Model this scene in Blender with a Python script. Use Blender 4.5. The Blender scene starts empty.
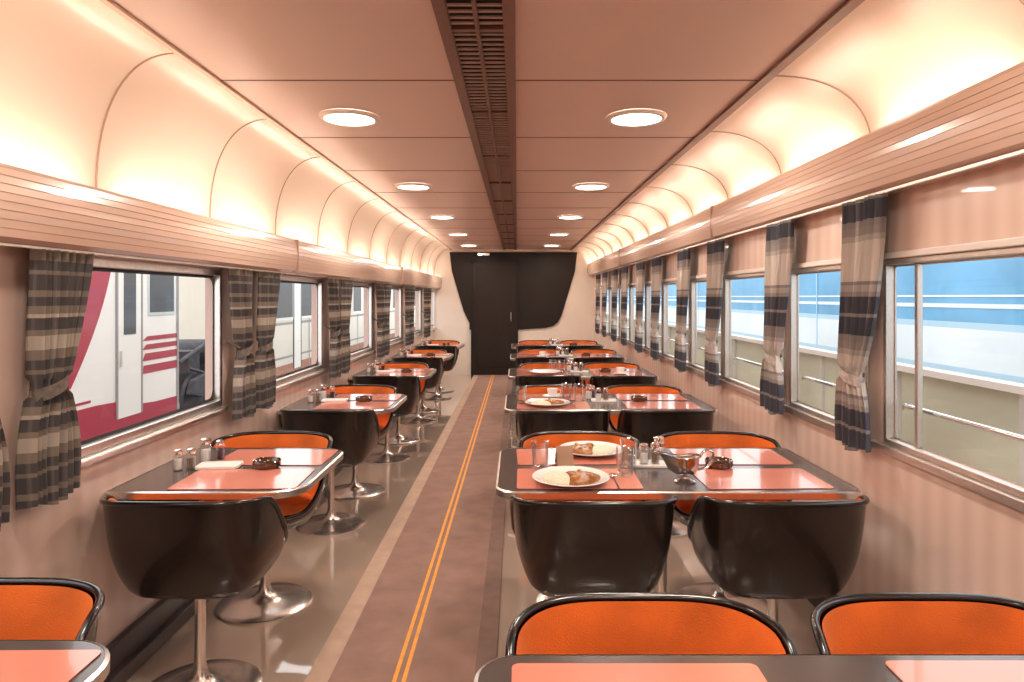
import bpy, math, random
from mathutils import Vector
random.seed(7)
S = bpy.context.scene
COL = S.collection
EYE = 1.43
PI = math.pi

# ------------------------------------------------------------------ materials
def mat(name, col, rough=0.5, metal=0.0, noise=None, coat=0.0, emit=None, estr=0.0, bump=0.0, bscale=200.0, spec=0.5, stretch=(1,1,1)):
    m = bpy.data.materials.new(name); m.use_nodes = True
    nt = m.node_tree; b = nt.nodes["Principled BSDF"]
    b.inputs["Base Color"].default_value = (*col, 1)
    b.inputs["Roughness"].default_value = rough
    b.inputs["Metallic"].default_value = metal
    b.inputs["Coat Weight"].default_value = coat
    b.inputs["Specular IOR Level"].default_value = spec
    tc = nt.nodes.new("ShaderNodeTexCoord")
    mp = nt.nodes.new("ShaderNodeMapping"); mp.inputs["Scale"].default_value = stretch
    nt.links.new(tc.outputs["Object"], mp.inputs["Vector"])
    if noise:
        sc, amt = noise
        n = nt.nodes.new("ShaderNodeTexNoise"); n.inputs["Scale"].default_value = sc; n.inputs["Detail"].default_value = 4
        nt.links.new(mp.outputs[0], n.inputs["Vector"])
        r = nt.nodes.new("ShaderNodeValToRGB")
        r.color_ramp.elements[0].position = 0.3; r.color_ramp.elements[1].position = 0.7
        r.color_ramp.elements[0].color = (*[max(0, c*(1-amt)) for c in col], 1)
        r.color_ramp.elements[1].color = (*[min(1, c*(1+amt)) for c in col], 1)
        nt.links.new(n.outputs["Fac"], r.inputs["Fac"]); nt.links.new(r.outputs["Color"], b.inputs["Base Color"])
    if bump:
        n2 = nt.nodes.new("ShaderNodeTexNoise"); n2.inputs["Scale"].default_value = bscale
        nt.links.new(mp.outputs[0], n2.inputs["Vector"])
        bp = nt.nodes.new("ShaderNodeBump"); bp.inputs["Strength"].default_value = bump; bp.inputs["Distance"].default_value = 0.004
        nt.links.new(n2.outputs["Fac"], bp.inputs["Height"]); nt.links.new(bp.outputs["Normal"], b.inputs["Normal"])
    if emit:
        b.inputs["Emission Color"].default_value = (*emit, 1); b.inputs["Emission Strength"].default_value = estr
    return m

def glassmat(name, tint=(1,1,1), facing=0.35, const=None, rough=0.02):
    m = bpy.data.materials.new(name); m.use_nodes = True
    nt = m.node_tree; nt.nodes.clear()
    o = nt.nodes.new("ShaderNodeOutputMaterial"); mx = nt.nodes.new("ShaderNodeMixShader")
    t = nt.nodes.new("ShaderNodeBsdfTransparent"); g = nt.nodes.new("ShaderNodeBsdfGlossy")
    t.inputs["Color"].default_value = (*tint, 1); g.inputs["Roughness"].default_value = rough
    if const is not None: mx.inputs[0].default_value = const
    else:
        lw = nt.nodes.new("ShaderNodeLayerWeight"); lw.inputs["Blend"].default_value = facing
        nt.links.new(lw.outputs["Facing"], mx.inputs[0])
    nt.links.new(t.outputs[0], mx.inputs[1]); nt.links.new(g.outputs[0], mx.inputs[2]); nt.links.new(mx.outputs[0], o.inputs[0])
    return m

def bandmat(name, axis, stops, period, rough=0.8, offset=0.0, line=.3):
    m = bpy.data.materials.new(name); m.use_nodes = True
    nt = m.node_tree; b = nt.nodes["Principled BSDF"]; b.inputs["Roughness"].default_value = rough
    b.inputs["Specular IOR Level"].default_value = 0.3
    tc = nt.nodes.new("ShaderNodeTexCoord"); sp = nt.nodes.new("ShaderNodeSeparateXYZ")
    nt.links.new(tc.outputs["Object"], sp.inputs[0])
    a = nt.nodes.new("ShaderNodeMath"); a.operation = 'ADD'; a.inputs[1].default_value = offset
    nt.links.new(sp.outputs[axis], a.inputs[0])
    d = nt.nodes.new("ShaderNodeMath"); d.operation = 'DIVIDE'; d.inputs[1].default_value = period
    nt.links.new(a.outputs[0], d.inputs[0])
    f = nt.nodes.new("ShaderNodeMath"); f.operation = 'FRACT'; nt.links.new(d.outputs[0], f.inputs[0])
    r = nt.nodes.new("ShaderNodeValToRGB"); cr = r.color_ramp; cr.interpolation = 'CONSTANT'
    cr.elements[0].position = 0; cr.elements[0].color = (*stops[0][1], 1)
    cr.elements[1].position = stops[1][0]; cr.elements[1].color = (*stops[1][1], 1)
    for p, c in stops[2:]:
        e = cr.elements.new(p); e.color = (*c, 1)
    nt.links.new(f.outputs[0], r.inputs[0])
    uv = nt.nodes.new("ShaderNodeSeparateXYZ"); nt.links.new(tc.outputs["UV"], uv.inputs[0])
    k = nt.nodes.new("ShaderNodeMath"); k.operation='MULTIPLY'; k.inputs[1].default_value=14
    nt.links.new(uv.outputs[0], k.inputs[0])
    fr = nt.nodes.new("ShaderNodeMath"); fr.operation='FRACT'; nt.links.new(k.outputs[0], fr.inputs[0])
    gt = nt.nodes.new("ShaderNodeMath"); gt.operation='GREATER_THAN'; gt.inputs[1].default_value=.7; nt.links.new(fr.outputs[0], gt.inputs[0])
    ml = nt.nodes.new("ShaderNodeMath"); ml.operation='MULTIPLY'; ml.inputs[1].default_value=line; nt.links.new(gt.outputs[0], ml.inputs[0])
    mx = nt.nodes.new("ShaderNodeMix"); mx.data_type='RGBA'; mx.inputs[7].default_value=(.20,.19,.19,1)
    nt.links.new(ml.outputs[0], mx.inputs[0]); nt.links.new(r.outputs["Color"], mx.inputs[6])
    nt.links.new(mx.outputs[2], b.inputs["Base Color"])
    return m

def stripewall(name, c1, c2, period, rough):
    m = bpy.data.materials.new(name); m.use_nodes = True
    nt = m.node_tree; b = nt.nodes["Principled BSDF"]; b.inputs["Roughness"].default_value = rough
    b.inputs["Coat Weight"].default_value = .2
    tc = nt.nodes.new("ShaderNodeTexCoord"); sp = nt.nodes.new("ShaderNodeSeparateXYZ")
    nt.links.new(tc.outputs["Object"], sp.inputs[0])
    k = nt.nodes.new("ShaderNodeMath"); k.operation = 'MULTIPLY'; k.inputs[1].default_value = 2*PI/period
    s = nt.nodes.new("ShaderNodeMath"); s.operation = 'SINE'
    mr = nt.nodes.new("ShaderNodeMapRange"); mr.inputs[1].default_value = -1; mr.inputs[2].default_value = 1
    nt.links.new(sp.outputs[1], k.inputs[0]); nt.links.new(k.outputs[0], s.inputs[0]); nt.links.new(s.outputs[0], mr.inputs[0])
    mx = nt.nodes.new("ShaderNodeMix"); mx.data_type = 'RGBA'
    mx.inputs[6].default_value = (*c1, 1); mx.inputs[7].default_value = (*c2, 1)
    nt.links.new(mr.outputs[0], mx.inputs[0]); nt.links.new(mx.outputs[2], b.inputs["Base Color"])
    return m

M = {}
M['ceil'] = mat("ceiling_panel", (.64,.475,.41), .34, noise=(3,.015))
M['seam'] = mat("seam_dark", (.16,.08,.055), .5)
M['brown'] = mat("brown_trim", (.20,.10,.065), .4, noise=(20,.1))
M['cove'] = mat("cove_cream", (.76,.62,.51), .28)
M['coveseam'] = mat("cove_seam", (.40,.26,.18), .5)
M['cornice'] = mat("cornice_wood", (.70,.51,.405), .24, noise=(6,.03), coat=.25, stretch=(1,.15,8))
M['groove'] = mat("cornice_groove", (.48,.32,.245), .5)
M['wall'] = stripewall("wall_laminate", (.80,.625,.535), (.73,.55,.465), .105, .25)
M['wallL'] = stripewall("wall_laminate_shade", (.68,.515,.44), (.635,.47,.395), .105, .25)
M['cream'] = mat("cream_wall", (.80,.71,.62), .4, noise=(4,.03))
M['floor'] = mat("floor_vinyl", (.46,.355,.28), .04, noise=(2.5,.05), coat=1.0)
M['carpet'] = mat("carpet_brown", (.31,.19,.148), .95, noise=(7,.13), bump=.6, bscale=260)
M['carpet2'] = mat("carpet_edge", (.24,.15,.12), .95, noise=(10,.12), bump=.5, bscale=260)
M['carpetb'] = mat("carpet_border", (.50,.35,.26), .8, noise=(9,.10), bump=.3, bscale=260)
M['oline'] = mat("orange_line", (.88,.36,.05), .7, noise=(30,.12))
M['base'] = mat("baseboard_dark", (.06,.045,.045), .4, noise=(9,.2))
M['alu'] = mat("aluminium", (.76,.73,.69), .3, 1.0, noise=(60,.06))
M['alu2'] = mat("aluminium_dull", (.62,.57,.52), .4, .9, noise=(60,.05))
M['chrome'] = mat("chrome", (.88,.85,.82), .1, 1.0)
M['silver'] = mat("silver_plate", (.55,.52,.49), .16, 1.0)
M['satin'] = mat("satin_steel", (.82,.76,.71), .24, .93, noise=(40,.04))
M['gasket'] = mat("black_rubber", (.02,.02,.022), .5)
M['black'] = mat("black_panel", (.016,.010,.008), .55, noise=(3,.15), spec=.3)
M['doorb'] = mat("door_brown", (.020,.012,.009), .5, noise=(3,.1), spec=.3)
M['grille'] = mat("grille_brown", (.17,.085,.06), .35, .2, noise=(30,.1))
M['slat'] = mat("grille_slat", (.55,.39,.32), .35, .2, noise=(30,.06))
M['grilledark'] = mat("grille_painted_shade", (.006,.004,.003), .9)  # near-black colour paints the shade of a recess behind the slats
M['shell'] = mat("chair_shell", (.013,.007,.005), .27, noise=(5,.2), coat=.25)
M['rim'] = mat("chair_rim", (.008,.006,.005), .2, coat=.3)
M['orange'] = mat("orange_velour", (.70,.14,.014), .9, noise=(4,.30), bump=.45, bscale=300)
M['orange'].node_tree.nodes["Principled BSDF"].inputs["Sheen Weight"].default_value = .4
M['orange'].node_tree.nodes["Principled BSDF"].inputs["Sheen Tint"].default_value = (1,.45,.15,1)
M['ttop'] = mat("table_laminate", (.085,.066,.060), .2, noise=(3,.15), coat=.2)
M['mat'] = mat("placemat_vinyl", (.70,.245,.17), .16, noise=(5,.04), coat=.4)
M['plate'] = mat("white_china", (.86,.84,.80), .12, coat=.5)
M['rice'] = mat("rice", (.74,.66,.50), .6, noise=(120,.15), bump=.8, bscale=160)
M['curry'] = mat("curry", (.27,.10,.02), .25, noise=(60,.5), bump=.8, bscale=80)
M['carrot'] = mat("curry_vegetables", (.46,.20,.045), .4, noise=(50,.3))
M['amber'] = mat("amber_glass", (.07,.025,.008), .06, coat=.6)
M['salt'] = mat("salt", (.85,.82,.78), .8, noise=(200,.1))
M['pepper'] = mat("pepper", (.20,.14,.09), .8, noise=(200,.4))
M['soy'] = mat("soy_sauce", (.05,.015,.008), .1)
M['glass'] = glassmat("clear_glass", (.96,.96,.96), .35)
M['pane'] = glassmat("window_glass", (.96,.98,.99), const=.05)
M['lens'] = mat("lamp_lens", (1,.97,.92), .4, emit=(1,.92,.82), estr=9)
M['white'] = mat("white_enamel", (.85,.80,.74), .3)
M['paper'] = mat("menu_paper", (.40,.24,.14), .5, noise=(10,.2))
ch_=(.070,.072,.088); cr_=(.56,.51,.46); mi_=(.25,.235,.23); lm=(.40,.365,.34); tp=(.29,.26,.24)
st=[(0,cr_),(.28,lm),(.33,tp),(.40,mi_),(.46,ch_),(.62,mi_),(.65,ch_),(.80,tp),(.84,lm),(.90,mi_),(.93,cr_)]
M['curtR'] = bandmat("curtain_check", 2, st, .44, .9, offset=.241, line=.16)
dk=(.070,.062,.062); gb_=(.19,.155,.125); lg=(.38,.33,.275)
st2=[(0,dk),(.16,gb_),(.20,dk),(.30,gb_),(.40,lg),(.54,gb_),(.60,dk),(.72,lg),(.76,gb_),(.84,dk),(.93,gb_)]
M['curtL'] = bandmat("curtain_check_dark", 2, st2, .30, .9, offset=.05, line=.22)
M['tieL'] = mat("tieback_dark", (.14,.12,.10), .9, noise=(60,.3))
M['tieR'] = mat("tieback_light", (.44,.40,.37), .9, noise=(60,.25))
# exterior
M['tcream'] = mat("train_cream", (.78,.75,.69), .35, noise=(1,.03))
M['tivory'] = mat("train_ivory", (.66,.60,.50), .35, noise=(1,.03))
M['tred'] = mat("train_red", (.36,.020,.045), .4)
M['tdark'] = mat("train_window", (.05,.055,.06), .45)
M['tline'] = mat("train_panel_line", (.28,.26,.25), .5)
M['tblue'] = mat("train_blue", (.15,.41,.66), .5, noise=(1.2,.2))
M['tlblue'] = mat("train_light_blue", (.44,.65,.80), .45)
M['twhite'] = mat("train_white", (.76,.83,.88), .45, noise=(1,.08))
M['ground'] = mat("ballast", (.20,.19,.18), .9, noise=(20,.4), bump=.5, bscale=30)
M['conc'] = mat("platform_concrete", (.50,.49,.47), .85, noise=(4,.12))
M['fence'] = mat("fence_panel", (.54,.54,.41), .5, noise=(2,.06))
M['bogie'] = mat("bogie_iron", (.035,.035,.042), .6, noise=(10,.4))
M['roofred'] = mat("canopy_brown", (.30,.10,.07), .6, noise=(3,.15))
M['bwall'] = mat("building_wall", (.58,.55,.50), .7, noise=(2,.06))
M['brick'] = mat("building_brick", (.36,.17,.11), .8, noise=(12,.25))

# ------------------------------------------------------------------ geometry
class G:
    def __init__(s): s.v=[]; s.f=[]; s.m=[]; s.uv=None
    def box(s,x0,x1,y0,y1,z0,z1,m=0):
        b=len(s.v)
        s.v += [(x0,y0,z0),(x1,y0,z0),(x1,y1,z0),(x0,y1,z0),(x0,y0,z1),(x1,y0,z1),(x1,y1,z1),(x0,y1,z1)]
        for f in [(0,3,2,1),(4,5,6,7),(0,1,5,4),(1,2,6,5),(2,3,7,6),(3,0,4,7)]:
            s.f.append(tuple(b+i for i in f)); s.m.append(m)
        return s
    def grid(s,rows,m=0,close=False,cap0=False,cap1=False):
        b=len(s.v); n=len(rows[0])
        for r in rows: s.v += [tuple(p) for p in r]
        for i in range(len(rows)-1):
            for j in range(n if close else n-1):
                k=(j+1)%n
                s.f.append((b+i*n+j,b+i*n+k,b+(i+1)*n+k,b+(i+1)*n+j)); s.m.append(m)
        if cap0: s.f.append(tuple(b+j for j in reversed(range(n)))); s.m.append(m)
        if cap1: s.f.append(tuple(b+(len(rows)-1)*n+j for j in range(n))); s.m.append(m)
        return s
    def lathe(s,prof,seg=32,c=(0,0,0),m=0,cap0=True,cap1=True,sx=1,sy=1):
        rows=[[(c[0]+r*sx*math.cos(2*PI*j/seg),c[1]+r*sy*math.sin(2*PI*j/seg),c[2]+z) for j in range(seg)] for r,z in prof]
        return s.grid(rows,m,True,cap0,cap1)
    def tube(s,path,r,m=0,seg=10,closed=False):
        P=[Vector(p) for p in path]; n=len(P); rows=[]
        prev=None
        for i in range(n):
            if closed: t=P[(i+1)%n]-P[i-1]
            else: t=P[min(i+1,n-1)]-P[max(i-1,0)]
            t.normalize()
            up=Vector((0,0,1)) if abs(t.z)<.9 else Vector((1,0,0))
            if prev is not None:
                a=(prev-t*prev.dot(t))
                if a.length>1e-5: up2=a.normalized()
                else: up2=up
                side=t.cross(up2).normalized(); nrm=side.cross(t).normalized()
            else:
                side=t.cross(up).normalized(); nrm=side.cross(t).normalized()
            prev=nrm
            rr = r[i] if isinstance(r,(list,tuple)) else r
            rows.append([P[i]+(side*math.cos(2*PI*j/seg)+nrm*math.sin(2*PI*j/seg))*rr for j in range(seg)])
        if closed: rows.append(rows[0])
        return s.grid(rows,m,True,not closed,not closed)
    def prism(s,poly,y0,y1,m=0,axis='y'):
        n=len(poly); b=len(s.v)
        for q in (y0,y1):
            for a,c in poly:
                s.v.append((a,q,c) if axis=='y' else ((a,c,q) if axis=='z' else (q,a,c)))
        s.f.append(tuple(b+i for i in range(n))); s.m.append(m)
        s.f.append(tuple(b+n+i for i in reversed(range(n)))); s.m.append(m)
        for i in range(n):
            j=(i+1)%n; s.f.append((b+i,b+n+i,b+n+j,b+j)); s.m.append(m)
        return s
    def mesh(s,name,mats,smooth=False,bevel=0):
        me=bpy.data.meshes.new(name); me.from_pydata([tuple(v) for v in s.v],[],s.f)
        for mm in mats: me.materials.append(M[mm] if isinstance(mm,str) else mm)
        me.polygons.foreach_set("material_index",s.m)
        me.update()
        if s.uv:
            ul=me.uv_layers.new(name="UVMap")
            for lp in me.loops: ul.data[lp.index].uv=s.uv[lp.vertex_index]
        import bmesh
        bm=bmesh.new(); bm.from_mesh(me); bmesh.ops.recalc_face_normals(bm,faces=bm.faces); bm.to_mesh(me); bm.free()
        if smooth:
            me.polygons.foreach_set("use_smooth",[True]*len(me.polygons))
            try: me.set_sharp_from_angle(angle=math.radians(40))
            except Exception: pass
        return me

def obj(name,geo,mats,parent=None,smooth=False,loc=(0,0,0),label=None,category=None,kind=None,group=None,bevel=0,rot=0):
    me=geo.mesh(name,mats,smooth)
    o=bpy.data.objects.new(name,me); COL.objects.link(o); o.location=loc; o.rotation_euler=(0,0,rot)
    if parent: o.parent=parent
    if label: o["label"]=label
    if category: o["category"]=category
    if kind: o["kind"]=kind
    if group: o["group"]=group
    if bevel:
        b=o.modifiers.new("bevel",'BEVEL'); b.width=bevel; b.segments=2; b.limit_method='ANGLE'
    return o

def root(name,label,category,loc=(0,0,0),rot=0,group=None,kind=None):
    e=bpy.data.objects.new(name,None); COL.objects.link(e); e.location=loc; e.rotation_euler=(0,0,rot)
    e.empty_display_size=.1; e["label"]=label; e["category"]=category
    if group: e["group"]=group
    if kind: e["kind"]=kind
    return e

def clone(o,loc=None,rot=None,label=None,parent=None):
    kids=[c for c in bpy.data.objects if c.parent==o]
    n=o.copy(); COL.objects.link(n)
    if parent: n.parent=parent
    if loc is not None: n.location=loc
    if rot is not None: n.rotation_euler=(0,0,rot)
    if label: n["label"]=label
    for k in kids: clone(k,parent=n)
    return n

def rrect(x0,x1,y0,y1,rs,seg=6):
    pts=[]
    cs=[(x0,y0,1,1,PI),(x1,y0,-1,1,1.5*PI),(x1,y1,-1,-1,0),(x0,y1,1,-1,.5*PI)]
    for (x,y,sx,sy,a),r in zip(cs,rs):
        if r<=0: pts.append((x,y)); continue
        for i in range(seg+1):
            t=a+.5*PI*i/seg
            pts.append((x+sx*r+r*math.cos(t),y+sy*r+r*math.sin(t)))
    return pts

XL,XR=-1.51,1.40
Y0,Y1=-1.5,12.5
H=2.30
# ------------------------------------------------------------------ floor
g=G().box(XL-.1,XR+.1,Y0-.1,Y1+.1,-.1,0)
obj("floor",g,['floor'],kind="structure",label="glossy beige vinyl floor of the dining car",category="floor")
g=G()
def strip(x0,x1,z,m): g.box(x0,x1,Y0+.05,Y1-.02,.0,z,m)
strip(-.79,-.70,.004,1); strip(-.70,-.16,.008,0); strip(-.16,-.08,.0085,2)
strip(-.462,-.447,.0095,3); strip(-.427,-.412,.0095,3)
obj("carpet_runner",g,['carpet','carpetb','carpet2','oline'],label="brown aisle carpet runner with two orange lines",category="carpet",)

# ------------------------------------------------------------------ ceiling
TXL,TXR=-1.197,.992
g=G().box(TXL,TXR,Y0,Y1,H,H+.05,0)
y=2.82-1.0*4
while y<Y1:
    g.box(TXL,TXR,y-.005,y+.005,H-.002,H+.001,1); y+=.98
obj("ceiling",g,['ceil','seam'],kind="structure",label="salmon coloured panelled train ceiling",category="ceiling")
g=G().box(TXR-.028,TXR+.012,Y0,Y1,H-.014,H-.0005)
obj("trim_1",g,['brown'],kind="structure",label="brown ceiling edge moulding",category="trim")
g=G().box(TXL-.012,TXL+.010,Y0,Y1,H-.012,H-.0005)
obj("trim_2",g,['cornice'],kind="structure",label="tan ceiling edge moulding",category="trim")

def cove(name,xt,xb,hb,side,seams,label):
    g=G(); a=abs(xt-xb); z0=EYE+hb; rz=H-z0
    prof=[]
    N=16
    for i in range(N+1):
        t=.5*PI*i/N
        c,s_=math.cos(t)**.85, math.sin(t)**.85
        prof.append((xt+side*a*c, z0+rz*s_))
    prof=[(prof[0][0],z0-.06)]+prof
    rows=[[(x,yy,z) for x,z in prof] for yy in (Y0,Y1)]
    g.grid(rows,0)
    back=[[(x+side*.02,yy,z+.01) for x,z in prof] for yy in (Y0,Y1)]
    g.grid(back,0)
    for sy in seams:
        g.tube([(x-side*.001,sy,z) for x,z in prof],.004,1,6)
    return obj(name,g,['cove','coveseam'],smooth=True,kind="structure",label=label,category="ceiling cove")
SLc=[2.43+.9*i for i in range(-4,12)]
SRc=[2.68+.9*i for i in range(-4,11)]
cove("trim_3",TXL,-1.50,.36,-1,SLc,"cream curved light cove with panel seams")
cove("trim_4",TXR,1.392,.58,1,SRc,"cream curved light cove with panel seams")

def cornice(name,face,h0,h1,side,wallx,label):
    g=G(); pts=[]; z0=EYE+h0; z1=EYE+h1; n=8; hh=(z1-z0)
    pts.append((wallx,z0+.0)); pts.append((face+side*.025,z0))
    mats=[0]
    for i in range(n):
        a=z0+.012+(hh-.02)*i/n; b=z0+.012+(hh-.02)*(i+1)/n
        bul=lambda z: -side*.018*math.sin(PI*(z-z0)/hh)
        pts += [(face+bul(a),a),(face+bul(b),b-.003)]; mats+=[0,0]
        pts += [(face+side*.002+bul(b),b-.0026),(face+side*.002+bul(b),b-.0004)]; mats+=[1,1]
    pts.append((face,z1)); mats.append(0)
    pts.append((face+side*.012,z1)); mats.append(0)
    pts.append((face+side*.012,z1-.08)); mats.append(0)
    pts.append((wallx,z1-.08)); mats.append(0)
    for i in range(len(pts)-1):
        g.grid([[(pts[i][0],Y0,pts[i][1]),(pts[i+1][0],Y0,pts[i+1][1])],[(pts[i][0],Y1,pts[i][1]),(pts[i+1][0],Y1,pts[i+1][1])]],mats[i] if i<len(mats) else 0)
    for sy in ([4.28,8.2] if side<0 else [4.52,8.6]):
        g.box(face-.02 if side<0 else face-.02, face+.021,sy-.004,sy+.004,z0+.002,z1-.001,1)
    return obj(name,g,['cornice','groove'],kind="structure",label=label,category="cornice")
cornice("trim_5",-1.39,.152,.362,-1,XL,"ribbed tan wood cornice hiding the cove lamps")
cornice("trim_6",1.30,.385,.605,1,XR,"ribbed tan wood cornice hiding the cove lamps")

# ------------------------------------------------------------------ ceiling grille
g=G()
gx0,gx1=-.245,-.005
g.box(gx0+.01,gx1-.01,Y0+.1,Y1-.3,H-.004,H-.0005,1)  # flat dark sheet under the ceiling, stands in for shaded depth
for a,b in ((gx0,gx0+.038),(gx1-.038,gx1),(-.131,-.119)):
    g.box(a,b,Y0+.1,Y1-.3,H-.03,H-.004,0)
y=1.2
while y<Y1-.35:
    g.box(gx0+.03,gx1-.03,y,y+.010,H-.010,H-.004,2); y+=.045
y=1.2
while y<Y1-.35:
    g.box(gx0+.03,gx1-.03,y-.005,y+.016,H-.018,H-.004,0); y+=.98
obj("ceiling_grille",g,['grille','grilledark','slat'],label="brown louvred ventilation grille running along the ceiling",category="air vent")

# ------------------------------------------------------------------ downlights
DE=13.2
proto=None
for k in range(-2,5):
    for X in (-.81,.577):
        yy=3.3+2.04*k
        if proto is None:
            proto=root("downlight","round recessed ceiling downlight with white ring","ceiling light",(X,yy,H),group="ceiling downlights")
            g=G().lathe([(.118,-.012),(.122,-.016),(.140,-.010),(.146,-.001)],40,m=0,cap0=False,cap1=False)
            obj("trim_ring",g,['white'],proto,True)
            g=G().lathe([(.001,-.010),(.06,-.011),(.119,-.012)],40,m=0,cap0=False,cap1=False)
            obj("lens",g,['lens'],proto,True)
        else: clone(proto,(X,yy,H))
        L=bpy.data.lights.new("downlight_lamp",'AREA'); L.shape='DISK'; L.size=.22; L.energy=DE; L.color=(1,.86,.74)
        lo=bpy.data.objects.new("downlight_lamp",L); COL.objects.link(lo); lo.location=(X,yy,H-.03)
for X,h,tilt,seams in ((-1.435,.315,-.12,SLc),(1.345,.56,.12,SRc)):
    for sy in seams:
        L=bpy.data.lights.new("cove_lamp",'AREA'); L.shape='RECTANGLE'; L.size=.03; L.size_y=.66; L.energy=2.85; L.color=(1,.82,.66)
        lo=bpy.data.objects.new("cove_lamp",L); COL.objects.link(lo); lo.location=(X,sy+.45,EYE+h)
        lo.rotation_euler=(PI,tilt,0)

# ------------------------------------------------------------------ side walls
SILL,TOP=.885,1.56
wl=[(2.85+1.8*k-.63,2.85+1.8*k+.63) for k in range(-1,6)]
cR=[2.60,3.44,4.54,5.42,6.46,7.32,8.36,9.22,10.26,11.12]
wr=[(1.0,2.59)]+[(a+.035,b-.035) for a,b in zip([c+.09 for c in cR],[c+.08 for c in cR[1:]])]
def wall(name,x0,x1,wins,ztop,label,m):
    g=G(); g.box(x0,x1,Y0,Y1,0,SILL); g.box(x0,x1,Y0,Y1,TOP,ztop)
    p=Y0
    for a,b in wins: g.box(x0,x1,p,a,SILL,TOP); p=b
    g.box(x0,x1,p,Y1,SILL,TOP)
    obj(name,g,[m],kind="structure",label=label,category="wall")
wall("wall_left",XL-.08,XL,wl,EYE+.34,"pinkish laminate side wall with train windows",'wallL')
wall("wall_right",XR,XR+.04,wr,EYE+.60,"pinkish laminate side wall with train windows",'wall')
wn=0
def window(xin,s_,a,b,rail,mull=None):
    global wn; wn+=1
    w=root("window_%d"%wn,"rectangular train window in aluminium frame","window",(xin,(a+b)/2,0),kind="structure")
    hw=(b-a)/2; g=G(); t=.028; fr=.022 if s_<0 else .010
    i0,i1=sorted((-s_*.006,s_*.036))
    g.box(i0,i1,-hw-t*.3,hw+t*.3,TOP-fr,TOP+.01,0); g.box(i0,i1,-hw-t*.3,hw+t*.3,SILL-.01,SILL+fr,0)
    g.box(i0,i1,-hw-t*.3,-hw+fr,SILL+fr,TOP-fr,0); g.box(i0,i1,hw-fr,hw+t*.3,SILL+fr,TOP-fr,0)
    if mull: 
        mm=mull-(a+b)/2
        g.box(s_*.014 if s_>0 else -.03, .034 if s_>0 else -.004, mm-.010,mm+.010,SILL+fr,TOP-fr,0)
    obj("frame",g,['alu' if s_<0 else 'alu2'],w,bevel=.003)
    g=G(); q=fr; e=.036 if s_<0 else .017
    R_=.045 if s_<0 else .015
    inner=rrect(-hw+e,hw-e,SILL+e,TOP-e,(R_,)*4,5)
    outp=[]
    for (yy,zz) in inner:
        cy=(hw-e-R_)
        oy=-hw+q if yy<0 else hw-q
        py=oy if abs(yy)>cy else (math.copysign(hw-q,yy))
        outp.append((py, SILL+q if zz<(SILL+TOP)/2 else TOP-q))
    xx=s_*.026
    g.grid([[(xx,p[0],p[1]) for p in inner],[(xx,p[0],p[1]) for p in outp]],0,True)
    obj("gasket",g,['gasket' if s_<0 else 'alu2'],w)
    xx=s_*.032
    g=G().grid([[(xx,-hw+q,SILL+q),(xx,hw-q,SILL+q)],[(xx,-hw+q,TOP-q),(xx,hw-q,TOP-q)]])
    obj("window_pane",g,['pane'],w)
    if rail:
        g=G()
        g.tube([(s_*.065,-hw+.02,1.02),(s_*.065,hw-.02,1.02)],.009,0,10)
        for yy in (-hw+.05,hw-.05): g.box(*sorted((s_*.036,s_*.065)),yy-.008,yy+.008,1.01,1.03)
        obj("guard_rail",g,['chrome'],w,True)
    return w
for a,b in wl: window(XL,-1,a,b,False)
for i,(a,b) in enumerate(wr): window(XR,1,a,b,True,2.42 if i==0 else None)
tn=7
def trim(x0,x1,y0,y1,z0,z1,m,label,bev=.004):
    global tn
    o=obj("trim_%d"%tn,G().box(x0,x1,y0,y1,z0,z1),[m],kind="structure",label=label,category="trim",bevel=bev); tn+=1
trim(XR-.022,XR,1.0,Y1-.4,SILL-.045,SILL-.012,'alu2',"aluminium window sill strip")
trim(XR-.016,XR,1.0,Y1-.4,TOP+.012,TOP+.036,'white',"cream strip above the windows")
for k,(a,b) in enumerate(wl):
    trim(XL,XL+.035,a-.02,b+.02,SILL-.04,SILL-.011,'alu',"light metal window sill",.008)
obj("baseboard_left",G().box(XL,XL+.03,Y0,Y1,0,.15).box(XL,XL+.06,Y0,Y1,0,.06),['base'],kind="structure",label="dark skirting along the wall",category="baseboard",bevel=.005)
obj("baseboard_right",G().box(XR-.03,XR,Y0,Y1,0,.13),['base'],kind="structure",label="dark skirting along the wall",category="baseboard",bevel=.005)

# ------------------------------------------------------------------ end walls
obj("wall_far",G().box(XL-.1,XR+.1,Y1,Y1+.1,0,H+.1),['cream'],kind="structure",label="cream end wall of the car",category="wall")
obj("wall_near",G().box(XL-.1,XR+.1,Y0-.1,Y0,0,H+.1),['cream'],kind="structure",label="cream end wall of the car",category="wall")
poly=[(-1.23,2.25),(-1.19,1.90),(-.97,1.16),(-.87,.95),(-.87,.83),(0,.83),(.52,.865),(.66,.90),(.75,.97),(.81,1.08),(1.06,1.90),(1.10,2.25)]
obj("partition_panel",G().prism(poly,Y1-.03,Y1-.001),['black'],label="black shaped bulkhead panel around the end door",category="wall panel",bevel=.004)
d=root("door_1","dark brown end door beneath black panel","door",(-.41,Y1-.03,0),kind="structure")
obj("door_leaf",G().box(-.39,.39,-.02,-.001,.01,2.05).box(-.33,.33,-.026,-.02,.15,1.95),['doorb'],d,bevel=.004)
obj("door_frame",G().box(-.43,-.39,-.03,-.001,0,2.09).box(.39,.43,-.03,-.001,0,2.09).box(-.43,.43,-.03,-.001,2.05,2.10),['black'],d)
obj("door_handle",G().tube([(.30,-.028,.98),(.30,-.06,.99),(.30,-.06,1.15),(.30,-.028,1.16)],.009),['chrome'],d,True)
obj("sign_plate",G().box(-.72,-.50,Y1-.045,Y1-.031,2.19,2.23),['satin'],label="small metal sign plate above the end door",category="sign")

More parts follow.
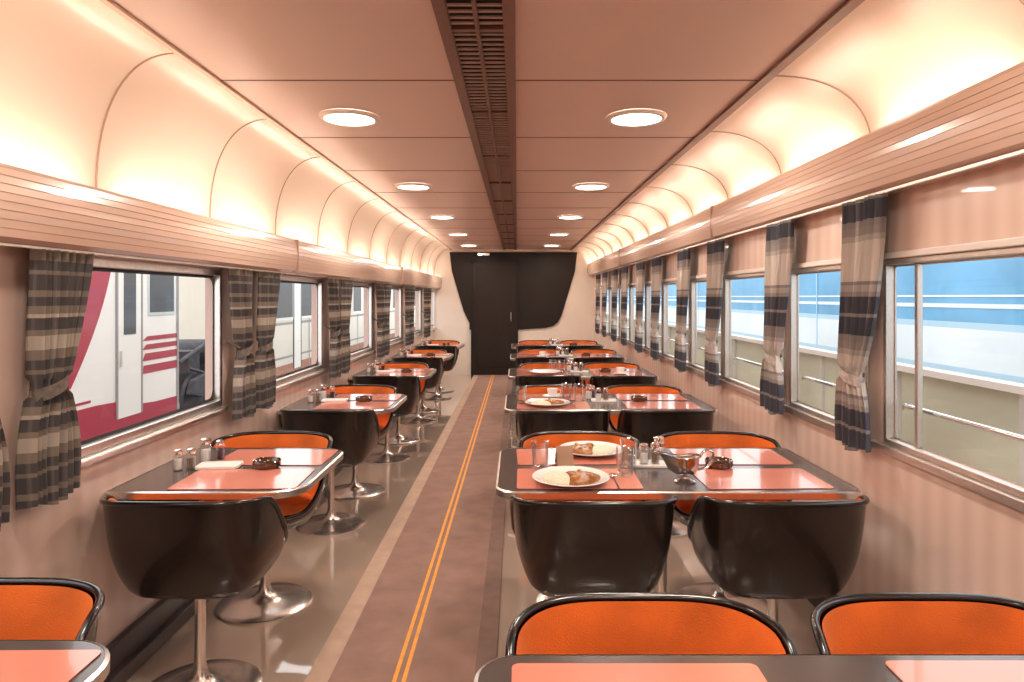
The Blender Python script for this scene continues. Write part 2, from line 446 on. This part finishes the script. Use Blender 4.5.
# ------------------------------------------------------------------ curtains
def curtain_geo(side,ztop,zbot,ztie,w0,wt,w1,lean,seed):
    rr=random.Random(seed); f=[rr.uniform(-1,1) for _ in range(8)]
    g=G(); rows=[]; N=96; K=54; g.uv=[]
    for i in range(K+1):
        z=ztop+(zbot-ztop)*i/K
        if z>ztie:
            t=(ztop-z)/(ztop-ztie); w=w0+(wt-w0)*(t**2.2); sh=lean*(t**1.5)
        else:
            t=(ztie-z)/(ztie-zbot); w=wt+(w1-wt)*math.sin(min(1,t*1.3)*PI/2); sh=lean*(1-.10*t)
        amp=.024*(.6+.4*wt/w)
        if abs(z-ztie)<.03: amp*=.6
        row=[]
        for j in range(N+1):
            u=j/N; uu=u+.03*math.sin(u*9+f[0]*3)+.008*math.sin(z*6+f[1]*4); ph=uu*2*PI*(6.2+f[2]*.4)+f[3]*3
            a2=1+.25*math.sin(u*11+f[4]*5+z*2)
            row.append((amp*a2*(math.sin(ph)+.22*math.sin(2.3*ph+z*3+f[5])), (u-.5)*w+sh+.006*math.sin(z*9+u*5+f[6]), z+.015*math.sin(u*7+f[7])*(ztop-z)))
            g.uv.append((u,i/K))
        rows.append(row)
    g.grid(rows,0); return g
def tie_geo(side,ztie,wt,lean):
    path=[]
    for i in range(24):
        a=2*PI*i/24
        path.append((.036*math.cos(a),lean+(wt/2+.010)*math.sin(a),ztie+.02*math.sin(a)))
    g=G()
    rows=[[(p[0]*1.0,p[1],p[2]+dz) for p in path] for dz in (-.020,-.008,.008,.020)]
    g.grid(rows,0,True)
    sg=math.copysign(1,lean) if side>0 else -math.copysign(1,lean)
    g.tube([(0,lean+sg*wt/2,ztie+.01),(side*.05,lean+sg*(wt/2+.05),ztie+.05)],.007,0,8)
    return g
def make_curtain(side,lean,mt,mtie,dims,label,X,seed):
    ztop,zbot,ztie,w0,wt,w1=dims
    c=root("curtain",label,"curtain",(X,0,0),group="window curtains")
    obj("curtain_fabric",curtain_geo(side,ztop,zbot,ztie,w0,wt,w1,lean,seed),[mt],c,True)
    obj("tieback",tie_geo(side,ztie,wt,lean),[mtie],c,True,label="matching checked fabric tieback")
    return c
labC="checked grey and navy curtain tied back beside window"
labD="dark grey-brown plaid curtain tied back beside window"
dl=(1.575,.80,1.155,.245,.115,.235)
dr=(1.805,.835,1.12,.30,.125,.25)
XCL,XCR=-1.437,1.325
pa=make_curtain(-1,-.05,'curtL','tieL',dl,labD,XCL,1); pa.location=(XCL,3.75+.20,0)
pb=make_curtain(-1,.05,'curtL','tieL',dl,labD,XCL,2); pb.location=(XCL,3.75-.20,0)
for k in range(-1,5):
    if k==0: continue
    yc=3.75+1.8*k
    clone(pa,(XCL,yc+.20,0)); 
    clone(pb,(XCL,yc-.20,0))
pc=make_curtain(1,.10,'curtR','tieR',dr,labC,XCR,3); pc.location=(XCR,cR[0],0)
pd=make_curtain(1,.09,'curtR','tieR',dr,labC,XCR,4); pd.location=(XCR,cR[1],0)
for i,yy in enumerate(cR[2:]): clone(pc if i%2==0 else pd,(XCR,yy,0))
obj("curtain_rail",G().box(XCL-.008,XCL+.008,1.0,Y1-.2,1.574,1.5815),['alu'],label="thin metal curtain rail under the cornice",category="curtain rail")
obj("curtain_rail",G().box(XCR-.008,XCR+.008,1.0,Y1-.2,1.805,1.8145),['alu'],label="thin metal curtain rail under the cornice",category="curtain rail")

# ------------------------------------------------------------------ chair
def sup(a,b,phi,n=3.6):
    c,s_=math.cos(phi),math.sin(phi)
    return (a*math.copysign(abs(c)**(2/n),c), b*math.copysign(abs(s_)**(2/n),s_))
NS=88
def smooth(t): t=max(0,min(1,t)); return t*t*(3-2*t)
def ringpt(phi,f,a,b,cy=-.015):
    x,y=sup(a*f,b*f,phi)
    if y>0: y*=.86
    x*=1-.20*smooth(y/(b*f*.86)) if y>0 else 1
    return x,y+cy
ZF,ZB=.478,.750
def rimz(y):
    return ZF+(ZB-ZF)*smooth((.15-y)/.31)
A,B=.286,.262
ZBOT=.418
def chair_parts(parent):
    phis=[2*PI*(j+.5)/NS for j in range(NS)]
    rim=[]
    for p in phis:
        x,y=ringpt(p,1,A,B); z=rimz(y)
        k=(z-ZF)/(ZB-ZF)
        rim.append(Vector((x,y-.015*k,z-.016*k*(abs(x)/A)**4)))
    bot=[]
    for p in phis:
        x,y=ringpt(p,1,.228,.198,-.018); bot.append(Vector((x,y,ZBOT)))
    def shellpt(b,r,z):
        t=max(0,min(1,(z-ZBOT)/(r.z-ZBOT)))
        e=1-(1-t)**3.6; e=.62*e+.38*t
        q=b.lerp(r,e); q.z=z; return q
    rows=[]
    rows.append([Vector((.02*math.cos(p),.02*math.sin(p)-.02,.386)) for p in phis])
    rows.append([Vector((b.x*.82,b.y*.82,.388)) for b in bot])
    rows.append([Vector((b.x*.93,b.y*.93,.399)) for b in bot])
    for i in range(0,17):
        t=(i/16)**1.8
        rows.append([shellpt(b,r,ZBOT+(r.z-ZBOT)*t) for b,r in zip(bot,rim)])
    g=G().grid(rows,0,True,True,False); obj("shell",g,['shell'],parent,True,label="black moulded outer shell")
    g=G().tube(rim,.0095,0,10,True); obj("rim",g,['rim'],parent,True,label="black rim piping")
    rows=[]
    ZS=.462
    for i in range(13):
        t=i/12; row=[]
        for b,r in zip(bot,rim):
            z=r.z-.004+(ZS-(r.z-.004))*t
            q=shellpt(b,r,z); k=.958-.03*math.sin(PI*min(1,t*1.15))-.05*smooth((t-.75)/.25)*(1 if r.z>.55 else .2)
            row.append(Vector((q.x*k,(q.y+.015)*k-.015,z)))
        rows.append(row)
    last=rows[-1]
    for f,dz in ((.965,.006),(.9,.018),(.78,.030),(.55,.036),(.25,.036),(.02,.036)):
        rows.append([Vector((v.x*f,(v.y+.015)*f-.015,ZS+dz)) for v in last])
    g=G().grid(rows,0,True,False,True); obj("cushion",g,['orange'],parent,True,label="orange velour upholstery")
    g=G().lathe([(.212,0),(.213,.008),(.205,.013),(.15,.018),(.09,.026),(.050,.040),(.030,.066),(.021,.105),(.0185,.16),(.0185,.362),(.05,.373),(.085,.383),(.085,.388)],48,(0,-.06,0))
    obj("pedestal",g,['satin'],parent,True,label="polished steel trumpet pedestal")
LNL="black tub chair with orange upholstery beside a two-seat table"
LNR="black tub chair with orange upholstery beside a four-seat table"
ch=root("dining_chair",LNL,"chair",(-1.21,1.34,0),PI,group="dining chairs")
chair_parts(ch)
rng=random.Random(3)
for k in range(6):
    yc=1.05+1.8*k
    for side,Xs in (('L',[-1.145]),('R',[.27,.925])):
        lab=LNL if side=='L' else LNR
        for X in Xs:
            j=lambda: rng.uniform(-.02,.02)
            if k>0: clone(ch,(X+(0 if k==1 else j()),yc-.32+(0 if k==1 else j()),0),j()*2,lab)
            if k==0 and side=='R':
                clone(ch,(X+(.0 if X<.5 else -.022),yc+.205,0),PI,lab)
            elif not (k==0 and side=='L'):
                dx=.03 if side=='R' else -.03
                clone(ch,(X+dx+(0 if k<2 else j()),yc+.275+(0 if k<2 else j()),0),PI+j()*2,lab)

# ------------------------------------------------------------------ tables
TH=.72
def table(x0,x1,rs,leg,label):
    t=root("dining_table",label,"table",(0,1.05,0),group="dining tables")
    outer=rrect(x0,x1,-.37,.37,rs,8)
    inset=rrect(x0+.008,x1-.008,-.362,.362,[max(0,r-.008) for r in rs],8)
    g=G(); n=len(outer)
    rows=[[(p[0],p[1],TH-.028) for p in inset],[(p[0],p[1],TH-.026) for p in outer],[(p[0],p[1],TH-.003) for p in outer],[(p[0],p[1],TH+.001) for p in inset]]
    g.grid(rows,0,True); obj("edge_band",g,['alu'],t,True,label="polished aluminium edge band")
    g=G().prism(inset,TH-.029,TH,0,'z'); obj("tabletop",g,['ttop'],t,label="dark grey laminate top")
    if leg is not None:
        g=G().lathe([(.13,0),(.13,.010),(.11,.02),(.05,.035),(.028,.06),(.026,.10),(.026,.66),(.07,.675),(.07,.69)],32,(leg,0,0))
        obj("table_leg",g,['satin'],t,True,label="steel column with round foot")
    else:
        g=G().box(x0-.0,x0+.03,-.30,.30,.60,TH-.030)
        for yy in (-.2,.2): g.prism([(x0,.52),(x0+.35,TH-.045),(x0+.35,TH-.030),(x0,TH-.030)],yy-.012,yy+.012,0)
        obj("wall_bracket",g,['base'],t,label="dark metal bracket holding the table to the wall")
    return t
tR=table(-.08,1.27,(.09,.05,.05,.09),.60,"dark laminate four-seat dining table with aluminium edge")
tL=table(XL+.005,-.79,(.02,.13,.13,.02),None,"dark laminate two-seat window table with aluminium edge")
for k in range(1,6):
    clone(tR,(0,1.05+1.8*k,0)); clone(tL,(0,1.05+1.8*k,0))
D0=-.058
tR.location.y+=D0

# ------------------------------------------------------------------ placemats
g=G().prism(rrect(-.235,.235,-.145,.145,(.015,)*4,4),0,.002,0,'z')
pm=obj("placemat",g,['mat'],loc=(.225,1.05+.18+D0,TH+.0015),label="glossy salmon pink vinyl placemat on a table",category="placemat",group="placemats")
for k in range(6):
    yc=1.05+1.8*k
    for X in (.235,.94):
        for dy in (-.185,.18):
            if k==0 and dy<0: continue
            if k==0 and X<.5: continue
            if k==0: clone(pm,(.945,yc+.19+D0,TH+.0015),0)
            else: clone(pm,(X,yc+dy,TH+.0015),rng.uniform(-.03,.03))
    for dy in (-.19,.17):
        if k==0 and dy<0: continue
        clone(pm,(-1.06,yc+dy,TH+.0015),rng.uniform(-.03,.03))

# ------------------------------------------------------------------ tableware prototypes
TZ=TH+.0015; MZ=TH+.004
def tumbler(loc,label="clear glass tumbler standing on the table"):
    g=G().lathe([(.001,.003),(.029,.003),(.031,.010),(.036,.112),(.0375,.114),(.034,.112),(.029,.016),(.001,.014)],28,cap0=False,cap1=False)
    r=root("drinking_glass",label,"glass",loc,group="drinking glasses")
    obj("glass_body",g,['glass'],r,True)
    return r
def shaker(loc,fill,label,h=.075,r=.017):
    t=root("shaker",label,"salt shaker",loc,group="condiment shakers")
    obj("glass_jar",G().lathe([(.001,0),(r,0),(r,h*.7),(r*.85,h*.78)],8,cap0=False,cap1=False),['glass'],t)
    obj("contents",G().lathe([(r*.8,.004),(r*.8,h*.5)],16),[fill],t,True)
    obj("cap",G().lathe([(r*.9,h*.76),(r*.95,h*.8),(r*.9,h*.95),(r*.5,h*1.0)],20),['chrome'],t,True,label="chrome cap")
    return t
def ashtray(loc):
    g=G().lathe([(.048,0),(.055,.006),(.057,.026),(.054,.030),(.049,.027),(.043,.010),(.001,.008)],32,cap1=False)
    for i in range(4):
        a=PI/4+i*PI/2; g.box(.052*math.cos(a)-.005,.052*math.cos(a)+.005,.052*math.sin(a)-.005,.052*math.sin(a)+.005,.024,.0315)
    return obj("ashtray",g,['amber'],loc=loc,smooth=True,label="round dark amber glass ashtray on the table",category="ashtray",group="ashtrays")
def tray(loc):
    g=G().prism(rrect(-.085,.085,-.05,.05,(.012,)*4,4),0,.006,0,'z')
    g.tube([(p[0],p[1],.008) for p in rrect(-.083,.083,-.048,.048,(.012,)*4,4)],.003,0,6,True)
    return obj("condiment_tray",g,['white'],loc=loc,label="small white condiment tray on the table",category="tray",group="condiment trays")
sh1=shaker((0,0,0),'salt',"glass salt shaker with chrome cap",.085,.020)
sh2=shaker((0,0,0),'pepper',"glass pepper shaker with chrome cap",.085,.020)
sh3=shaker((0,0,0),'salt',"tall glass sugar jar with chrome cap",.10,.024)
sh4=shaker((0,0,0),'soy',"glass soy sauce cruet with chrome cap",.085,.02)
at=ashtray((0,0,0)); tr=tray((0,0,0)); gl=tumbler((0,0,0))
first={}
def place(p,loc,rot=0):
    if p.name not in first:
        first[p.name]=1; p.location=loc; p.rotation_euler=(0,0,rot); return p
    return clone(p,loc,rot)
for k in range(1,6):
    yc=1.05+1.8*k
    place(tr,(-1.24,yc-.005,MZ),.1)
    place(sh1,(-1.39,yc-.05,TZ)); place(sh2,(-1.345,yc-.03,TZ))
    place(sh3,(-1.345,yc+.10,TZ)); place(sh4,(-1.29,yc+.12,MZ))
    place(at,(-1.04,yc-.012,MZ))
    if k==1:
        place(tr,(.57,yc+.03,TZ),-.1)
        place(sh1,(.535,yc+.03,TZ+.006)); place(sh2,(.585,yc+.042,TZ+.006)); place(sh3,(.62,yc+.13,TZ))
    else:
        place(tr,(.59,yc+.0,TZ),-.1)
        place(sh1,(.555,yc+.0,TZ+.006)); place(sh2,(.605,yc+.012,TZ+.006))
        place(sh3,(.50,yc+.10,TZ)); place(sh4,(.53,yc+.16,TZ))
    place(at,(.84 if k==1 else .83,yc-.01,MZ))
    if k in (2,3):
        place(gl,(.34,yc+.02,MZ)); place(gl,(.42,yc-.02,MZ))
place(gl,(.095,2.80,MZ)); place(gl,(.425,2.69,MZ)); place(gl,(.465,2.84,MZ))
place(gl,(.03,4.52,MZ))

def plate(loc,r=.148):
    g=G().lathe([(r*.55,0),(r*.6,.004),(r*.62,.006),(r*.95,.018),(r,.022),(r*.98,.0245),(r*.7,.013),(r*.6,.009),(.001,.009)],48,cap1=False)
    return obj("dinner_plate",g,['plate'],loc=loc,smooth=True,label="round white china plate with curry rice",category="plate",group="dinner plates")
def curry(loc,rot=0,r=.09):
    t=root("curry_rice","serving of curry sauce and white rice on the plate","curry rice",loc,rot,group="curry servings")
    rr=random.Random(5)
    def blob(cx,cy,ax,ay,h,m,name,nz):
        g=G(); rows=[]
        for i in range(9):
            t_=i/8; row=[]
            for j in range(36):
                a=2*PI*j/36; w=1+.08*math.sin(3*a+cx*40)+nz*rr.uniform(-1,1)*.04
                f=math.cos(t_*PI/2)
                row.append((cx+ax*f*w*math.cos(a)+1e-4*math.cos(a),cy+ay*f*w*math.sin(a)+1e-4*math.sin(a),h*math.sin(t_*PI/2)**.8+nz*rr.uniform(-.001,.001)*(1 if 0<i<8 else 0)))
            rows.append(row)
        g.grid(rows,0,True,True,True); return obj(name,g,[m],t,True)
    blob(-.050,.0,.056,.082,.026,'rice',"rice",1)
    blob(.036,-.002,.078,.088,.022,'curry',"curry_sauce",1)
    g=G()
    for _ in range(9):
        cx,cy=.04+rr.uniform(-.045,.04),rr.uniform(-.05,.05)
        g.lathe([(.002,.014),(.008,.016),(.009,.022),(.006,.025)],7,(cx,cy,0))
    obj("vegetable_chunks",g,['carrot'],t)
    t["kind"]="stuff"
    return t
p1=plate((.205,2.61,MZ)); clone(p1,(.335,3.09,MZ)); clone(p1,(.20,4.46,MZ)); clone(p1,(.26,6.3,MZ),label="round white china plate on a placemat")
c1=curry((.205,2.61,MZ+.0095),.1); clone(c1,(.335,3.09,MZ+.0095),2.9); clone(c1,(.20,4.46,MZ+.0095),.5)
def spoon(loc,rot):
    g=G(); 
    g.tube([(0,-.09,.003),(0,0,.004),(0,.055,.006)],[.004,.0025,.003],0,8)
    g.lathe([(.001,.002),(.014,.004),(.017,.008),(.0155,.008),(.012,.005),(.001,.004)],20,(0,.08,0),cap0=False,cap1=False,sy=1.6)
    return obj("spoon",g,['chrome'],loc=loc,rot=rot,smooth=True,label="stainless steel spoon on a placemat",category="spoon",group="spoons")
s1=spoon((.375,2.60,MZ),0); clone(s1,(.515,3.10,MZ),PI*.97); clone(s1,(.37,4.45,MZ),.1)
# gravy boat
gb=root("sauce_boat","silver sauce boat filled with curry sauce","sauce boat",(.645,2.62,TZ),-.12)
K_=.95
rows=[]
for z,a,b,sp in ((.026,.014,.012,0),(.028,.028,.022,0),(.036,.042,.031,.004),(.052,.052,.037,.016),(.074,.055,.039,.036),(.094,.056,.040,.056),(.100,.058,.041,.064)):
    row=[]
    for j in range(60):
        t=2*PI*j/60; c=math.cos(t); x=a*c
        if c<-.55: x-=sp*((-c-.55)/.45)**1.1
        row.append((K_*x,K_*b*math.sin(t)*(1 if c>-.55 else max(.45,1-(-c-.55)*1.1)),K_*(z+(.020*((-c-.55)/.45) if c<-.55 and z>.07 else 0)+(.010*c if c>0 and z>.09 else 0))))
    rows.append(row)
bt=G().grid(rows,0,True,True,False)
bt.tube([p for p in rows[-1]],.0024,0,6,True)
obj("bowl",bt,['silver'],gb,True)
obj("bowl_sauce",G().lathe([(.001,.088*K_),(.049*K_,.088*K_),(.053*K_,.086*K_)],32,sy=.70,cap0=False,cap1=True),['curry'],gb,True)
obj("foot",G().lathe([(.040*K_,0),(.041*K_,.004),(.030*K_,.008),(.020*K_,.014),(.018*K_,.022),(.024*K_,.027)],32,sy=.85),['silver'],gb,True)
obj("handle",G().tube([(K_*x,0,K_*z) for x,z in ((.056,.098),(.070,.122),(.092,.134),(.112,.120),(.110,.090),(.086,.060),(.048,.050))],.0055,0,8),['silver'],gb,True)
mn=root("menu_card","small brown folded menu card standing on the table","menu",(.20,2.90,TZ),.15)
obj("card",G().prism([(-.035,0),(-.032,0),(.0,.07),(.032,0),(.035,0),(.002,.076),(-.002,.076)],-.035,.035,0,'x'),['paper'],mn)
def cup(loc):
    c=root("teacup","white china teacup on saucer","cup",loc,0,group="teacups")
    obj("saucer",G().lathe([(.035,0),(.07,.010),(.069,.013),(.03,.005),(.001,.005)],32,cap1=False),['plate'],c,True)
    obj("cup_body",G().lathe([(.022,.005),(.026,.012),(.038,.05),(.040,.06),(.037,.06),(.024,.015),(.001,.013)],32,cap1=False),['plate'],c,True)
    obj("handle",G().tube([(.036,0,.05),(.055,0,.052),(.060,0,.035),(.050,0,.022),(.030,0,.025)],.003,0,8),['plate'],c,True)
    return c
c0=cup((.95,6.26,MZ)); clone(c0,(.30,8.07,MZ)); clone(c0,(.25,4.82,MZ))

# ------------------------------------------------------------------ exterior
obj("ground",G().box(-40,40,-15,60,-1.3,-1.2),['ground'],kind="structure",label="dark ballast ground outside",category="ground")
t=root("train_car","cream train carriage with crimson stripes outside the window","train",(-5,0,0))
g=G().prism([(-2.6,-.30),(-.02,-.30),(0,-.2),(0,2.3),(-.25,2.75),(-1.0,2.95),(-1.9,2.95),(-2.6,2.3)],-3,10.08,0)
def s_poly(pts,m,o=.006):
    b=len(g.v); g.v+= [(o,a,c) for a,c in pts]; g.f.append(tuple(range(b,b+len(pts)))); g.m.append(m)
sw=[(8.49-.85*((i/14)**1.7),2.25-1.85*(i/14)) for i in range(15)]
s_poly([(-3,2.25)]+sw+[(-3,.40)],1)
for a,b in ((.84,.90),(.72,.79),(.57,.67),(.40,.51)):
    s_poly([(9.10,a),(10.08,a),(10.08,b),(9.10+.25*(b-.4),b)],1)
s_poly([(-3,-.27),(10.08,-.27),(10.08,-.02),(9.4,-.01),(8.9,.03),(8.5,.12),(8.1,.14),(-3,.14)],1)
s_poly([(-3,.19),(8.0,.19),(8.0,.22),(-3,.22)],1)
s_poly([(10.02,-.3),(10.08,-.3),(10.08,2.3),(10.02,2.3)],2,.009)
obj("carriage_body",g,['tcream','tred','tline'],t)
obj("side_door",G().box(.0,.02,8.50,8.53,-.1,1.95,1).box(.0,.02,9.06,9.09,-.1,1.95,1).box(0,.02,8.5,9.09,1.93,1.96,1).box(.001,.012,8.53,9.06,-.1,1.93),['tcream','tline'],t,label="cream side door")
obj("door_window",G().box(.012,.018,8.66,8.93,.95,1.75),['tdark'],t)
obj("door_handle",G().box(.012,.03,8.56,8.60,.55,.75),['chrome'],t)
obj("carriage_window",G().box(.004,.016,9.28,9.92,1.22,1.85).box(.0,.012,9.24,9.96,1.18,1.89,1),['tdark','alu'],t)
obj("bogie",G().box(-1.8,-.3,6.9,9.4,-.75,-.35).box(-.32,-.2,7.2,9.1,-.6,-.4),['bogie'],t)
t=root("train_car","ivory train carriage with square windows further along outside","train",(-5.4,0,0))
g=G().prism([(-2.6,-.50),(-.02,-.50),(0,-.4),(0,2.3),(-.25,2.75),(-1.0,2.95),(-1.9,2.95),(-2.6,2.3)],14.9,42,0)
s_poly([(14.9,.0),(42,.0),(42,.05),(14.9,.05)],2); s_poly([(14.9,.78),(42,.78),(42,.84),(14.9,.84)],2)
s_poly([(14.9,-.45),(42,-.45),(42,-.15),(14.9,-.15)],1)
for i in range(10): s_poly([(15+2.7*i,-.4),(15.05+2.7*i,-.4),(15.05+2.7*i,2.3),(15+2.7*i,2.3)],3,.009)
obj("carriage_body",g,['tivory','brick','tline','tline'],t)
for i in range(12):
    yy=15.3+i*1.8; obj("carriage_window",G().box(.004,.016,yy,yy+1.1,.95,1.8).box(0,.012,yy-.06,yy+1.16,.89,1.86,1),['tdark','alu'],t)
obj("side_door",G().box(0,.012,16.5,17.02,-.3,1.95).box(0,.02,16.47,16.5,-.3,1.98,1).box(0,.02,17.02,17.05,-.3,1.98,1),['tcream','tdark'],t)
obj("underframe",G().box(-2.2,-.1,15.3,41,-.95,-.5),['bogie'],t)
t=root("wheel_bogie","dark iron railway bogie with springs on the track","bogie",(-5.7,11.9,-.80))
def wheel(x,y):
    g=G(); prof=[(.06,-.05),(.36,-.04),(.45,-.04),(.47,.03),(.43,.05),(.30,.02),(.08,.07)]
    rows=[[(x+zz,y+r*math.cos(2*PI*j/36),.55+r*math.sin(2*PI*j/36)) for j in range(36)] for r,zz in prof]
    g.grid(rows,0,True,True,True); return g
for yy in (-.75,.95): obj("wheel",wheel(.45,yy),['bogie'],t,True)
g=G().prism([(-1.3,.72),(-1.2,.92),(-.4,1.05),(.5,1.05),(1.4,.92),(1.5,.72),(1.1,.62),(.5,.78),(-.3,.78),(-.9,.62)],.56,.66,0,'x')
g.box(-.6,.5,-.3,.5,.7,1.12)
obj("side_frame",g,['bogie'],t)
for yy in (-.15,.35):
    pts=[(.62+.07*math.cos(a*.8),yy+.07*math.sin(a*.8),.50+.006*a) for a in range(70)]
    obj("coil_spring",G().tube(pts,.018,0,6),['alu'],t,True)
g=G().box(-.2,.4,-.9,-.5,1.0,1.35).box(-.2,.35,.4,.9,1.0,1.30)
g.tube([(.5,-1.1,1.1),(.6,-.6,.95),(.6,-.1,1.05),(.55,.4,1.2),(.5,1.2,1.25)],.03,0,8)
g.tube([(.4,-1.2,1.2),(.5,-.3,1.5),(.5,.5,1.45),(.4,1.3,1.1)],.035,0,8)
rows=[[(.3+zz,-.1+r*math.cos(2*PI*j/28),1.25+r*math.sin(2*PI*j/28)) for j in range(28)] for r,zz in ((.24,-.5),(.25,-.48),(.25,.12),(.20,.15),(.05,.18))]
g.grid(rows,0,True,True,True)
obj("motor_housing",g,['bogie'],t,True)
t=root("station_building","grey building with brown canopy outside the window","building",(-15,0,0))
obj("building_wall",G().box(-6,-3,10,60,-1.2,6).box(-2.99,-2.93,10,60,-1.2,.2,1),['bwall','brick'],t)
obj("canopy",G().box(-3,.5,16,60,2.3,2.6),['roofred'],t,label="red-brown canopy")
for i in range(8): obj("canopy_post",G().box(.1,.3,17+i*5,17.2+i*5,-1.2,2.3),['bwall'],t)
g=G()
for i in range(12): g.box(-2.98,-2.92,12+i*4,13.6+i*4,.7,2.0); g.box(-2.94,-2.90,12.76+i*4,12.84+i*4,.7,2.0,1)
obj("facade_windows",g,['tdark','bwall'],t)
t=root("train_car","light blue train carriage with white band outside the window","train",(4.1,0,0))
g=G().prism([(2.6,-.4),(0,-.4),(0,2.2),(.25,2.7),(1.2,2.95),(2.6,2.3)],-3,40,0)
def b_poly(pts,m,o=-.006):
    b=len(g.v); g.v+= [(o,a,c) for a,c in pts]; g.f.append(tuple(range(b,b+len(pts)))); g.m.append(m)
for a,b,m in ((-.38,1.14,1),(1.14,1.20,2),(1.33,1.37,1),(1.43,1.45,1)): b_poly([(-3,a),(40,a),(40,b),(-3,b)],m)
b_poly([(-3,.74),(40,.74),(40,.78),(-3,.78)],2,-.010)
obj("carriage_body",g,['tblue','twhite','tlblue'],t)
for i in range(6):
    yy=3.2+6.1*i
    obj("side_door",G().box(-.014,-.006,yy,yy+.025,-.3,1.95,1).box(-.014,-.006,yy+.8,yy+.825,-.3,1.95,1),['twhite','tlblue'],t)
obj("platform_slab",G().box(2.1,3.6,-5,40,-1.2,.0),['conc'],label="concrete platform beside the train",category="platform")
t=root("platform_fence","olive beige panelled platform fence with metal cap","fence",(2.25,0,0))
obj("fence_panel",G().box(0,.03,-3,36,.0,1.0),['fence'],t)
g=G(); yy=-3
while yy<36: g.box(-.02,.0,yy,yy+.03,0,1.0); yy+=1.0
obj("fence_posts",g,['bwall'],t); obj("fence_cap",G().box(-.03,.05,-3,36,1.0,1.035),['white'],t)

# ------------------------------------------------------------------ world
w=bpy.data.worlds.new("world"); S.world=w; w.use_nodes=True
nt=w.node_tree; bg=nt.nodes["Background"]
tc=nt.nodes.new("ShaderNodeTexCoord"); sp=nt.nodes.new("ShaderNodeSeparateXYZ"); r=nt.nodes.new("ShaderNodeValToRGB")
nt.links.new(tc.outputs["Generated"],sp.inputs[0]); nt.links.new(sp.outputs[2],r.inputs[0])
r.color_ramp.elements[0].color=(.86,.83,.82,1); r.color_ramp.elements[1].color=(.97,.97,1,1)
nt.links.new(r.outputs[0],bg.inputs[0]); bg.inputs[1].default_value=2.9

# ------------------------------------------------------------------ camera
cam=bpy.data.cameras.new("camera"); co=bpy.data.objects.new("camera",cam); COL.objects.link(co)
co.location=(0,0,EYE); co.rotation_euler=(PI/2,0,0)
cam.lens=24; cam.sensor_width=36; cam.shift_x=-5/1024; cam.shift_y=-44/1024; cam.clip_start=.05
S.camera=co
try:
    S.view_settings.view_transform='Standard'; S.view_settings.look='None'
except Exception as e: print(e)
